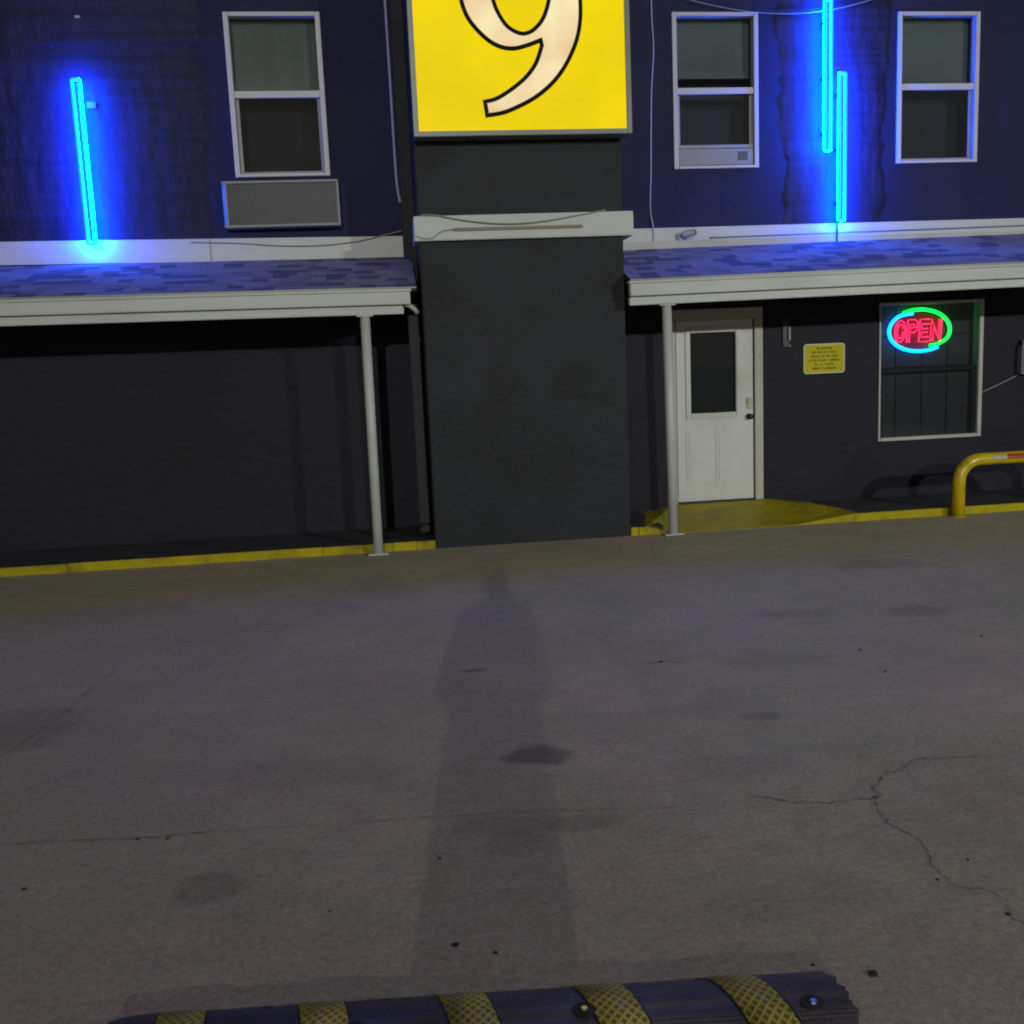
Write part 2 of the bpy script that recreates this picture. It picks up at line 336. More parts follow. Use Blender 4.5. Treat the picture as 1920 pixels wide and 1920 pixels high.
# entrance ramp with flared sides
bm = bmesh.new()
P_ = lambda x, y, z: bm.verts.new((x, y, z))
tl, tr = P_(3.02, W-.004, .142), P_(4.07, W-.004, .142)
bl, br = P_(2.72, F-.02, .004), P_(3.93, F-.03, .004)
fl, fr = P_(2.43, F+.005, KH+.004), P_(4.66, F+.34, KH+.004); fr2 = P_(4.66, F+.005, KH+.003)
bm.faces.new((bl, br, tr, tl)); bm.faces.new((br, fr2, fr)); bm.faces.new((br, fr, tr)); bm.faces.new((fl, bl, tl))
# body under the flares
gl, gr = P_(2.43, F+.005, -.02), P_(4.66, F+.005, -.02); g1, g2 = P_(2.72, F-.02, -.02), P_(3.93, F-.03, -.02)
bm.faces.new((fl, gl, g1, bl)); bm.faces.new((bl, g1, g2, br)); bm.faces.new((br, g2, gr, fr2))
bl2, tl2 = P_(2.60, W-.004, KH-.02), P_(4.66, W-.004, KH-.02)
bm.faces.new((tl, bl2, fl)); bm.faces.new((fr, tl2, tr))
ramp = struct(new('ramp', bm, 'ramp'))

# ------------------------------------------------------------------ building
bld = empty('motel_building', (2, W, 0), 'two storey charcoal painted motel front with white trim bands, square pillar, windows and door', 'building')
bld.matrix_world = Matrix.Identity(4); bld.location = (0, 0, 0)
holes = [(-1.412, -.487, 3.706, 5.254), (3.086, 4.002, 3.700, 5.246), (5.55, 6.472, 3.712, 5.248), (5.382, 6.598, .717, 2.236), (3.07, 4.03, .13, 2.25)]
def wall_holes(bm, x0, x1, z0, z1, hs, y, th):
    xs = sorted({x0, x1} | {h[i] for h in hs for i in (0, 1)}); zs = sorted({z0, z1} | {h[i] for h in hs for i in (2, 3)})
    def inh(x, z): return any(h[0] < x < h[1] and h[2] < z < h[3] for h in hs)
    vc = {}
    def V(x, yy, z):
        k = (round(x, 4), yy, round(z, 4))
        if k not in vc: vc[k] = bm.verts.new((x, yy, z))
        return vc[k]
    for i in range(len(xs)-1):
        for j in range(len(zs)-1):
            if inh((xs[i]+xs[i+1])/2, (zs[j]+zs[j+1])/2): continue
            for yy in (y, y+th): bm.faces.new((V(xs[i], yy, zs[j]), V(xs[i+1], yy, zs[j]), V(xs[i+1], yy, zs[j+1]), V(xs[i], yy, zs[j+1])))
    for h in hs:
        c = [(h[0], h[2]), (h[1], h[2]), (h[1], h[3]), (h[0], h[3])]
        # split reveal edges along the grid lines
        for k in range(4):
            a, b = c[k], c[(k+1) % 4]
            if a[0] == b[0]: pts = [(a[0], z) for z in zs if min(a[1], b[1]) <= z <= max(a[1], b[1])]
            else: pts = [(x, a[1]) for x in xs if min(a[0], b[0]) <= x <= max(a[0], b[0])]
            for q in range(len(pts)-1):
                bm.faces.new((V(pts[q][0], y, pts[q][1]), V(pts[q+1][0], y, pts[q+1][1]), V(pts[q+1][0], y+th, pts[q+1][1]), V(pts[q][0], y+th, pts[q][1])))
    return bm
bm = wall_holes(bmesh.new(), XL, XR, -.05, ZT, holes, W, .2)
new('front_wall', bm, 'wall', bld)
bm = bmesh.new(); B(bm, XL, XR, W+6, W+6.2, -.05, ZT); B(bm, XL-.2, XL, W, W+6.2, -.05, ZT); B(bm, XR, XR+.2, W, W+6.2, -.05, ZT)
new('rear_wall', bm, 'dark_in', bld)
box('roof', XL-.3, XR+.3, W-.15, W+6.3, ZT, ZT+.15, 'asphalt_deck', bld)
box('floor_slab', XL, XR, W+.2, W+6, 3.0, 3.2, 'dark_in', bld)
pil = box('pillar', .334, 2.277, F, W-.002, -.05, ZT-.01, 'pillar', bld, bev=.012)
box('corner_board', .212, .332, W-.07, W-.002, KH, ZT-.01, 'pillar', bld, bev=.004)
def patch(x0, x1, z0, z1, proud=.014, jl=.05, jr=.05):
    n = 46 
    def edge(x, j):
        o = []; d = 0
        for i in range(n+1):
            d = d*.82+random.gauss(0, j*.55); o.append((x+d+random.gauss(0, j*.18), z0+(z1-z0)*i/n))
        return o
    L_ = edge(x0, jl); R_ = edge(x1, jr)
    L_ = [tuple(v) for v in ((p.x, p.y) for p in catmull([Vector((a, b, 0)) for a, b in L_], 3))]; R_ = [tuple(v) for v in ((p.x, p.y) for p in catmull([Vector((a, b, 0)) for a, b in R_], 3))]
    bm = bmesh.new(); prev = None
    for (a, za), (b, zb) in zip(L_, R_):
        cur = [bm.verts.new((a-.05, W-.0005, za)), bm.verts.new((a, W-proud*random.uniform(.7, 1.4), za)), bm.verts.new((b, W-proud*random.uniform(.7, 1.4), zb)), bm.verts.new((b+.05, W-.0005, zb))]
        if prev:
            for k in range(3): bm.faces.new((prev[k], prev[k+1], cur[k+1], cur[k]))
        prev = cur
    return new('plaster_patch', bm, 'patch', bld, True)
patch(4.30, 5.36, 3.08, 6.2, jl=.045, jr=.035)
patch(-4.1, -1.70, 3.08, 6.2, jl=.04, jr=.05)
# white bands
bandL = box('trim_band', XL, .204, W-.03, W-.002, 2.868, 3.092, 'white', bld)
for v in bandL.data.vertices:
    v.co.z += max(0, (.2-v.co.x))*.0128
box('trim_joint', -1.72, -1.715, W-.0335, W-.031, 2.90, 3.115, 'conc_j', bld, bev=0)
bandR = box('trim_band', 2.279, XR, W-.03, W-.002, 2.905, 3.10, 'white', bld)
box('roof_flashing', 2.279, XR, W-.05, W-.034, 2.87, 2.965, 'casing', bld)
bp = box('pillar_band', .292, 2.366, F-.055, F+.4, 2.905, 3.127, 'white', bld, bev=.006)
box('mounting_slat', .652, 1.878, F-.07, F-.057, 2.983, 3.012, 'wood', bld, bev=.004)

# ---- sash windows
def window(x0, x1, z0, z1, zm, blind, bmat, blind_z, prefix='window'):
    y = W
    wdw = bpy.data.objects.new('window', None); C.objects.link(wdw); wdw.parent = bld
    t = .048; bm = bmesh.new()
    B(bm, x0, x0+t, y-.022, y+.09, z0, z1, .004); B(bm, x1-t, x1, y-.022, y+.09, z0, z1, .004)
    B(bm, x0+t+.001, x1-t-.001, y-.020, y+.09, z1-t*.8, z1, .004); B(bm, x0+t+.001, x1-t-.001, y-.030, y+.09, z0, z0+t*.55, .004)
    new('frame', bm, 'vinyl', wdw)
    xi0, xi1 = x0+t+.001, x1-t-.001
    box('meeting_rail', xi0, xi1, y-.006, y+.07, zm-.032, zm+.032, 'vinyl', wdw)
    # lower sash sits behind the frame: its stiles and bottom rail
    bm = bmesh.new(); B(bm, xi0, xi0+.034, y+.032, y+.062, z0+.03, zm-.033, .003); B(bm, xi1-.034, xi1, y+.032, y+.062, z0+.03, zm-.033, .003)
    B(bm, xi0+.035, xi1-.035, y+.032, y+.062, z0+.03, z0+.058, .003)
    new('lower_sash', bm, 'acw', wdw)
    bm = bmesh.new(); v = [bm.verts.new(p) for p in ((xi0, y+.05, zm+.03), (xi1, y+.05, zm+.03), (xi1, y+.05, z1-.03), (xi0, y+.05, z1-.03))]; bm.faces.new(v); new('upper_pane', bm, 'glass', wdw)
    bm = bmesh.new(); v = [bm.verts.new(p) for p in ((xi0+.03, y+.045, z0+.05), (xi1-.03, y+.045, z0+.05), (xi1-.03, y+.045, zm-.03), (xi0+.03, y+.045, zm-.03))]; bm.faces.new(v); new('lower_pane', bm, 'glass_sat', wdw)
    # blind: softly pleated sheet behind the panes
    bm = bmesh.new(); n = 40; prev = None
    for i in range(n+1):
        x = xi0+(xi1-xi0)*i/n; yy = y+.13+.0012*math.sin(i*1.7)+.004*math.sin(i*.33)
        cur = (bm.verts.new((x, yy, blind_z)), bm.verts.new((x, yy, z1+.02)))
        if prev: bm.faces.new((prev[0], cur[0], cur[1], prev[1]))
        prev = cur
    new('blind', bm, bmat, wdw, True)
    bm = bmesh.new(); v = [bm.verts.new(p) for p in ((xi0, y+.3, z0), (xi1, y+.3, z0), (xi1, y+.3, z1), (xi0, y+.3, z1))]; bm.faces.new(v); new('curtain', bm, 'screen' if bmat == 'blind' else 'screen_b', wdw)
    return wdw
w1 = window(-1.415, -.484, 3.703, 5.256, 4.49, True, 'blind', 4.47)
w2 = window(3.083, 4.005, 3.697, 5.249, 4.478, True, 'blind_b', 4.63)
box('blind_rail', 3.14, 3.945, W+.10, W+.122, 4.627, 4.668, 'blind_b', w2)
w3 = window(5.547, 6.475, 3.709, 5.251, 4.497, True, 'blind_b', 4.48)

# ---- office window with the neon inside
ow = bpy.data.objects.new('window', None); C.objects.link(ow); ow.parent = bld; ow['label'] = 'office window with thin cream trim and dark panels behind the glass'
bm = bmesh.new(); x0, x1, z0, z1 = 5.378, 6.602, .713, 2.24
B(bm, x0, x0+.022, W-.018, W+.1, z0, z1, .003); B(bm, x1-.046, x1, W-.03, W+.1, z0, z1, .004)
B(bm, x0+.023, x1-.047, W-.018, W+.1, z1-.03, z1, .003); B(bm, x0+.023, x1-.047, W-.03, W+.1, z0, z0+.036, .004)
new('frame', bm, 'casing', ow)
bm = bmesh.new(); v = [bm.verts.new(p) for p in ((x0+.02, W+.012, z0+.03), (x1-.04, W+.012, z0+.03), (x1-.04, W+.012, z1-.03), (x0+.02, W+.012, z1-.03))]; bm.faces.new(v); new('pane', bm, 'glass_dark', ow)
box('meeting_rail', x0+.024, x1-.048, W+.02, W+.05, 1.465, 1.515, 'black', ow)
xs = [x0+.02, 5.637, 5.95, 6.253, x1-.04]; zs = [z0+.03, 1.46, 1.52, 1.872, z1-.03]
for i in range(4):
    for j in (0, 2, 3): box('panel', xs[i]+.0035, xs[i+1]-.0035, W+.105+random.uniform(0, .004), W+.13, zs[j]+.005, zs[j+1]-.005, 'board', ow, bev=.004)
box('panel_backing', x0, x1, W+.132, W+.15, z0, z1, 'screen', ow, bev=0)

# ---- door
dr = bpy.data.objects.new('door', None); C.objects.link(dr); dr.parent = bld; dr['label'] = 'white half glazed entrance door in a cream frame'
bm = bmesh.new()
B(bm, 2.985, 3.058, W-.022, W+.12, .145, 2.125, .004); B(bm, 3.945, 4.036, W-.022, W+.12, .145, 2.125, .004); B(bm, 2.985, 4.036, W-.024, W+.12, 2.127, 2.245, .004)
new('casing', bm, 'casing', dr)
dx0, dx1, dz0, dz1 = 3.061, 3.932, .160, 2.123
gl = (3.226, 3.738, 1.126, 1.996)
bm = wall_holes(bmesh.new(), dx0, dx1, dz0, dz1, [gl], W+.012, .045)
new('door_leaf', bm, 'door', dr)
bm = bmesh.new()     # glazing bead
for a in ((gl[0]-.055, gl[0], gl[2]-.055, gl[3]+.055), (gl[1], gl[1]+.055, gl[2]-.055, gl[3]+.055), (gl[0]+.001, gl[1]-.001, gl[3], gl[3]+.055), (gl[0]+.001, gl[1]-.001, gl[2]-.055, gl[2])):
    B(bm, a[0], a[1], W-.006, W+.0115, a[2], a[3], .006)
new('glazing_bead', bm, 'door', dr)
bm = bmesh.new(); v = [bm.verts.new(p) for p in ((gl[0], W+.03, gl[2]), (gl[1], W+.03, gl[2]), (gl[1], W+.03, gl[3]), (gl[0], W+.03, gl[3]))]; bm.faces.new(v); new('pane', bm, 'glass_dark', dr)
box('pane_backing', gl[0], gl[1], W+.046, W+.056, gl[2], gl[3], 'screen', dr, bev=0)
for a, b in ((3.165, 3.43), (3.50, 3.815)):
    bm = bmesh.new(); B(bm, a, b, W+.0045, W+.0118, .34, .96, .0035); B(bm, a+.035, b-.035, W-.001, W+.0040, .375, .925, .0015)
    new('door_panel', bm, 'door', dr)
box('threshold', 3.059, 3.944, W-.03, W+.06, .143, .156, 'black', dr)
box('weather_strip', 3.933, 3.944, W+.014, W+.04, .160, 2.123, 'black', dr, bev=0)
cyl('knob_rose', (3.884, W+.0115, 1.068), (0, -1, 0), .034, .008, 'black', dr)
k = cyl('knob', (3.884, W+.003, 1.068), (0, -1, 0), .014, .03, 'black', dr)
bm = bmesh.new(); bmesh.ops.create_uvsphere(bm, u_segments=20, v_segments=12, radius=.031); kb = new('knob_ball', bm, 'black', k, True); kb.location = (3.884, W-.045, 1.068); kb.scale = (1, .75, 1)
box('deadbolt_plate', 3.852, 3.918, W+.003, W+.0115, 1.150, 1.275, 'brass', dr)
cyl('deadbolt', (3.885, W+.003, 1.235), (0, -1, 0), .024, .016, 'brass', dr)
cyl('deadbolt', (3.885, W+.003, 1.180), (0, -1, 0), .012, .012, 'steel', dr)

# ------------------------------------------------------------------ canopies
shm = {}
def shingle_mesh(i, wd):
    k = (i, wd)
    if k not in shm:
        bm = bmesh.new(); B(bm, .0015, wd-.0015, 0, .124, 0, .009); v = list(bm.verts)
        for q in v:
            if q.co.y > .1: q.co.z -= .004
        me = bpy.data.meshes.new('shingle'); bm.to_mesh(me); bm.free(); me.materials.append(M['sh%d' % i]); shm[k] = me
    return shm[k]
def canopy(x0, x1, vx0, vx1, postx, tilt, label, pivot, rightend):
    root = empty('porch_canopy', (pivot, F-.1, 2.4), label, 'canopy', None)
    ye, ze, yt, zt = 9.10, 2.475, W-.034, 2.872
    L_ = math.hypot(yt-ye, zt-ze); ang = math.atan2(zt-ze, yt-ye)
    loc = lambda x, y, z: (x-pivot, y-(F-.1), z-2.4)
    def bx(name, a0, a1, b0, b1, c0, c1, m, bev=.003, parent=root):
        p, q = loc(a0, b0, c0), loc(a1, b1, c1); return box(name, p[0], q[0], p[1], q[1], p[2], q[2], m, parent, bev)
    # deck, soffit
    bm = bmesh.new(); pts = [(ye+.01, ze-.03), (ye+.01, ze-.004), (yt, zt-.004), (yt, zt-.03)]
    a = [bm.verts.new(loc(x0, y, z)) for y, z in pts]; b = [bm.verts.new(loc(x1, y, z)) for y, z in pts]
    bm.faces.new(a); bm.faces.new(b[::-1])
    for i in range(4): bm.faces.new((a[i], b[i], b[(i+1) % 4], a[(i+1) % 4]))
    new('deck', bm, 'asphalt_deck', root)
    bx('soffit', x0, x1, 9.20, W-.036, 2.315, 2.33, 'pillar')
    # gutter: a lip, a face and a stepped end; beam below
    gx0, gx1 = (x0, x1-.06) if rightend else (x0+.0, x1)
    g = bx('gutter', gx0, gx1, 9.095, 9.185, 2.327, 2.440, 'white', .006)
    bx('gutter_lip', gx0-(0 if rightend else .012), gx1+(.012 if rightend else 0), 9.083, 9.19, 2.441, 2.466, 'white', .005)
    bx('beam', gx0, gx1-(.065 if rightend else 0), 9.135, 9.20, 2.243, 2.312, 'white', .005)
    bx('beam_shadow_gap', gx0+.01, gx1-(.08 if rightend else .01), 9.15, 9.19, 2.3125, 2.3265, 'casing', 0)
    nrow = 11; ex = L_/nrow; slope = Vector((0, math.cos(ang), math.sin(ang))); nrm = Vector((0, -math.sin(ang), math.cos(ang)))
    bmf = bmesh.new()
    for r in range(nrow):
        s = r*ex; x = vx0 + (0 if not rightend else 0); first = True
        # individually built tabs where the photo shows them
        while x < vx1-.02:
            wd = random.choice((.15, .19, .23)) if x > vx0 else random.choice((.05, .09, .12, .15)); xe = x+wd
            if xe > vx1: wd = vx1-x; xe = vx1; wd = round(wd, 3)
            if wd > .03:
                o = bpy.data.objects.new('shingle', shingle_mesh(random.choices((0, 1, 2, 3), (4, 3, 2, 3))[0], wd)); C.objects.link(o); o.parent = root
                p = Vector((x, ye-.012, ze)) + slope*s + nrm*(.001+.002*random.random())
                o.location = loc(*p); o.rotation_euler = (ang, 0, 0)
            x = xe
        for (a0, a1) in ((x0, vx0-.22), (vx1, x1)):
            x = a0
            while x < a1-.03:
                wd = min(.22, a1-x)
                p = Vector((x, ye-.012, ze)) + slope*s; c = [p+nrm*.001, p+Vector((wd-.003, 0, 0))+nrm*.001]
                q = [v+slope*.15 for v in c]; t0 = [v+nrm*.007 for v in c]
                vv = [bmf.verts.new(loc(*v)) for v in (c[0], c[1], t0[1], t0[0], q[1]+nrm*.003, q[0]+nrm*.003)]
                bmf.faces.new(vv[:4]); bmf.faces.new((vv[3], vv[2], vv[4], vv[5])); x += wd
    if len(bmf.faces):
        o = new('shingle_field', bmf, 'sh1', root); o['kind'] = 'stuff'
    else: bmf.free()
    # drip edge
    bx('drip_edge', x0, x1, 9.078, 9.092, 2.4665, 2.480, 'alu', 0)
    for px, py in postx:
        zb = 0.0
        p = tub('post', [loc(px, py, zb+.012), loc(px, py, 1.1), loc(px, py, 2.243)], .045, 'white', root, 24)
        bm = bmesh.new(); c = loc(px, py, 0); B(bm, c[0]-.095, c[0]+.095, c[1]-.06, c[1]+.06, c[2]+.002, c[2]+.014, .003)
        bp_ = new('base_plate', bm, 'white', p)
        c = loc(px, py, 2.243); bm = bmesh.new(); B(bm, c[0]-.075, c[0]+.075, c[1]-.05, c[1]+.05, c[2]-.014, c[2]-.001, .002); new('top_plate', bm, 'white', p)
    root.rotation_euler = (0, -tilt, 0)
    return root
cl = canopy(XL, .278, -4.55, .278, [(-.205, 9.18), (-5.6, 9.18)], -.006, 'shingled porch canopy left of the pillar with white gutter and one thin white post', .2, True)
cr = canopy(2.279, XR, 2.279, 7.2, [(2.655, 9.20), (8.6, 9.2)], .0105, 'shingled porch canopy right of the pillar over the white door and neon window', 2.28, False)
# downspout stub at the left canopy end, dark pipe below
dp = empty('downspout', (.24, 9.25, 2.3), 'dark downspout beside the left edge of the pillar with a pale elbow under the gutter', 'downspout')
o = tub('elbow', [(-.07, -.09, .03), (-.03, -.09, .015), (.015, -.09, -.02), (.035, -.06, -.05)], .022, 'casing', dp, 12)
new('pipe', B(bmesh.new(), -.052, .04, -.06, -.005, -2.03, -.07, .008), 'pillar', dp)
new('foot', B(bmesh.new(), -.052, .04, -.14, -.005, -2.10, -2.033, .012), 'pillar', dp)

# ------------------------------------------------------------------ big sign with the 9
sg = empty('illuminated_sign', (1.336, 9.1, 3.794), 'large lit yellow box sign with a cream figure nine, on the front of the pillar', 'sign')
SL = lambda x, y, z: (x-1.336, y-9.1, z-3.794)
sx0, sx1, sz0, sz1 = .336, 2.337, 3.794, 6.55
def sbox(name, x0, x1, y0, y1, z0, z1, m, bev=.003, parent=sg):
    a, b = SL(x0, y0, z0), SL(x1, y1, z1); return box(name, a[0], b[0], a[1], b[1], a[2], b[2], m, parent, bev)
bm = bmesh.new()
for a in ((sx0, sx0+.046, sz0, sz1), (sx1-.046, sx1, sz0, sz1), (sx0+.0465, sx1-.0465, sz0, sz0+.044), (sx0+.0465, sx1-.0465, sz1-.044, sz1)):
    p, q = SL(a[0], 9.10, a[2]), SL(a[1], 9.30, a[3]); B(bm, p[0], q[0], p[1], q[1], p[2], q[2], .004)
new('frame', bm, 'alu', sg)
sbox('bottom_panel', sx0+.047, sx1-.047, 9.13, 9.30, sz0+.002, sz0+.012, 'alu', 0)
sbox('face', sx0+.047, sx1-.047, 9.116, 9.15, sz0+.045, sz1-.045, 'face', .006)
sbox('face_seam', sx0+.05, sx1-.05, 9.1145, 9.1155, 4.095, 4.0975, mat('seam', (.35, .27, .0), .5, emit=(.55, .43, 0)), 0)
k_ = 9.115/9.02
out_r = [(1.885, 5.0), (1.886, 4.793), (1.856, 4.614), (1.792, 4.457), (1.7, 4.308), (1.589, 4.187), (1.449, 4.083), (1.301, 4.008), (1.144, 3.95), (.977, 3.925)]
tail = [(.958, 4.077), (1.079, 4.105), (1.227, 4.19), (1.351, 4.288), (1.438, 4.4), (1.491, 4.535)]
bowl = [(1.487, 4.553), (1.385, 4.518), (1.264, 4.491), (1.145, 4.503), (1.029, 4.559), (.916, 4.662), (.836, 4.773), (.79, 4.913), (.765, 5.12), (.78, 5.34), (.85, 5.55), (.97, 5.72), (1.13, 5.83), (1.32, 5.865), (1.52, 5.82), (1.69, 5.69), (1.81, 5.48), (1.87, 5.23)]
ctr = [(1.568, 4.914), (1.515, 4.772), (1.44, 4.687), (1.366, 4.652), (1.295, 4.661), (1.212, 4.714), (1.145, 4.816), (1.105, 4.93), (1.08, 5.12), (1.09, 5.36), (1.15, 5.58), (1.24, 5.70), (1.335, 5.735), (1.44, 5.70), (1.53, 5.58), (1.585, 5.36), (1.60, 5.12)]
def persp(p): return (p[0]*k_, 1.7+(p[1]-1.7)*k_)      # traced on a plane 9 cm nearer: same bearing, true distance
A = [Vector((x, z, 0)) for x, z in map(persp, out_r)]; T = [Vector((x, z, 0)) for x, z in map(persp, tail)]; Bw = [Vector((x, z, 0)) for x, z in map(persp, bowl)]
outer = catmull(A, 6)[:-1]+[A[-1]]+catmull(T, 6)+catmull(Bw+[A[0]], 6)[:-1]
inner = catmull([Vector((x, z, 0)) for x, z in map(persp, ctr)], 6, True)
def offset(P, d):
    n = len(P); o = []
    for i in range(n):
        a, b, c = P[i-1], P[i], P[(i+1) % n]; e1 = (b-a).normalized(); e2 = (c-b).normalized()
        n1 = Vector((-e1.y, e1.x, 0)); n2 = Vector((-e2.y, e2.x, 0)); nn = (n1+n2); l = nn.length
        nn = nn/l if l > 1e-6 else n1; k = 1/max(.35, nn.dot(n1)); o.append(b+nn*d*k)
    return o
def area(P): return .5*sum(P[i-1].x*P[i].y-P[i].x*P[i-1].y for i in range(len(P)))
def flat_shape(name, outer, inner, y, th, m):
    bm = bmesh.new(); es = []
    for P in (outer, inner):
        if P is None: continue
        v = [bm.verts.new(SL(p.x, y, p.y)) for p in P]
        es += [bm.edges.new((v[i-1], v[i])) for i in range(len(v))]
    g = bmesh.ops.triangle_fill(bm, use_beauty=True, use_dissolve=False, edges=es, normal=(0, -1, 0))
    ex = bmesh.ops.extrude_face_region(bm, geom=list(bm.faces)); bmesh.ops.translate(bm, verts=[q for q in ex['geom'] if isinstance(q, bmesh.types.BMVert)], vec=(0, th, 0))
    return new(name, bm, m, sg)
so_, si_ = (1 if area(outer) > 0 else -1), (1 if area(inner) > 0 else -1)
D = .037
flat_shape('figure_outline', outer, inner, 9.111, .004, 'ink')
# remove the tight join point before insetting
o2 = [p for i, p in enumerate(offset(outer, so_*D))]
flat_shape('figure', o2, offset(inner, -si_*D), 9.107, .003, 'nine')

# ------------------------------------------------------------------ blue light tubes
def led(x, z0, z1, label, lean=0):
    r = empty('wall_light', (x, W, (z0+z1)/2), label, 'light', 'blue light tubes on the upper wall')
    h = (z1-z0)/2; hw = .036; y = -.165; pts = []
    rc = .018
    for cx, cz, a0 in ((hw-rc, h-rc, 0), (-hw+rc, h-rc, 90), (-hw+rc, -h+rc, 180), (hw-rc, -h+rc, 270)):
        for k in range(5):
            a = R(a0+k*22.5); pts.append((cx+rc*math.cos(a), y, cz+rc*math.sin(a)))
    tb = tub('tube', pts, .0150, ['led', 'ledf'], r, 14, True)
    for f in tb.data.polygons: f.material_index = 1 if f.normal.y < -.42 else 0
    new('housing', B(bmesh.new(), -.012, .012, -.160, -.140, -h+.03, h-.03, .004), 'peb', r)
    for s in (-.75, 0, .75): new('bracket', B(bmesh.new(), -.012, .012, -.140, -.001, h*s-.015, h*s+.015, .003), 'black', r)
    r.rotation_euler = (0, lean, 0)
    return r
led(-2.81, 3.075, 4.603, 'single blue light tube left of the upper left window')
led(4.703, 3.83, 5.318, 'higher of the two overlapping blue tubes between the right hand windows')
led(4.862, 3.115, 4.60, 'lower of the two overlapping blue tubes, ending at the white trim band')
tag(box('junction_box', -2.765, -2.675, W-.04, W-.001, 4.37, 4.43, 'board'), 'small pale junction box right beside the single blue tube', 'junction box')

# ------------------------------------------------------------------ air conditioners
ac = empty('air_conditioner', (-.975, W, 3.42), 'wide grey air conditioner grille under the upper left window', 'air conditioner')
bm = bmesh.new(); hx, hz = .568, .221
B(bm, -hx, hx, -.16, -.001, -hz, -hz+.022, .004); B(bm, -hx, hx, -.16, -.001, hz-.022, hz, .004)
a_ = [(-hx, -.001), (-hx, -.115), (-hx+.036, -.158), (-hx+.05, -.158), (-hx+.05, -.001)]
lo = [bm.verts.new((x, y, -hz+.0225)) for x, y in a_]; hi = [bm.verts.new((x, y, hz-.0225)) for x, y in a_]
bm.faces.new(lo); bm.faces.new(hi[::-1])
for i in range(5): bm.faces.new((lo[i], hi[i], hi[(i+1) % 5], lo[(i+1) % 5]))
B(bm, hx-.022, hx, -.16, -.001, -hz+.0225, hz-.0225, .004)
new('sleeve', bm, 'acw', ac)
fin = None
for i in range(62):
    x = -hx+.06+i*(2*hx-.09)/61
    if fin is None: fin = new('fin', B(bmesh.new(), -.004, .004, -.148, -.125, -hz+.023, hz-.023), 'grille', ac); o = fin
    else: o = fin.copy(); C.objects.link(o)
    o.location = (x, 0, 0); o.rotation_euler = (0, 0, 0)
new('coil_back', B(bmesh.new(), -hx+.023, hx-.023, -.122, -.10, -hz+.023, hz-.023), 'grille', ac)
a2 = empty('air_conditioner', (3.54, W, 3.82), 'pale air conditioner fitted in the bottom of the window beside the sign', 'air conditioner')
new('body', B(bmesh.new(), -.405, .405, -.012, .029, -.088, .075, .006), 'acw', a2)
new('top_rail', B(bmesh.new(), -.405, .405, -.006, .029, .082, .118, .004), 'acw', a2)
new('control_panel', B(bmesh.new(), .235, .345, -.016, -.0125, -.045, .045, .002), 'board', a2)
for i in range(7): new('vent_slat', B(bmesh.new(), -.37, .20, -.016, -.0125, -.06+i*.018, -.053+i*.018), 'acw', a2)

# ------------------------------------------------------------------ small things on the wall
sc = empty('security_camera', (3.2, W-.03, 3.02), 'small white security camera on the trim band above the door', 'security camera')
cyl('base', (-.075, -.001, -.01), (0, -1, 0), .045, .022, 'vinyl', sc)
tub('arm', [(-.075, -.02, -.01), (-.06, -.05, .0), (-.02, -.07, .01)], .012, 'vinyl', sc)
cyl('body', (-.06, -.075, .0), (.86, -.48, .1), .036, .13, 'vinyl', sc)
cyl('lens', (.052, -.138, .013), (.86, -.48, .1), .024, .008, 'black', sc)
fx = empty('wall_fixture', (4.305, W, 1.945), 'small black wall bracket with a pale vertical strip between the door and yellow sign', 'wall fixture')
new('backplate', B(bmesh.new(), -.045, .03, -.03, -.001, -.14, .165, .006), 'black', fx)
new('strip', B(bmesh.new(), .012, .036, -.055, -.032, -.075, .075, .005), 'acw', fx)
bm = bmesh.new(); bmesh.ops.create_uvsphere(bm, u_segments=12, v_segments=8, radius=.014); q = new('stud', bm, 'acw', fx, True); q.location = (.028, -.035, -.13)
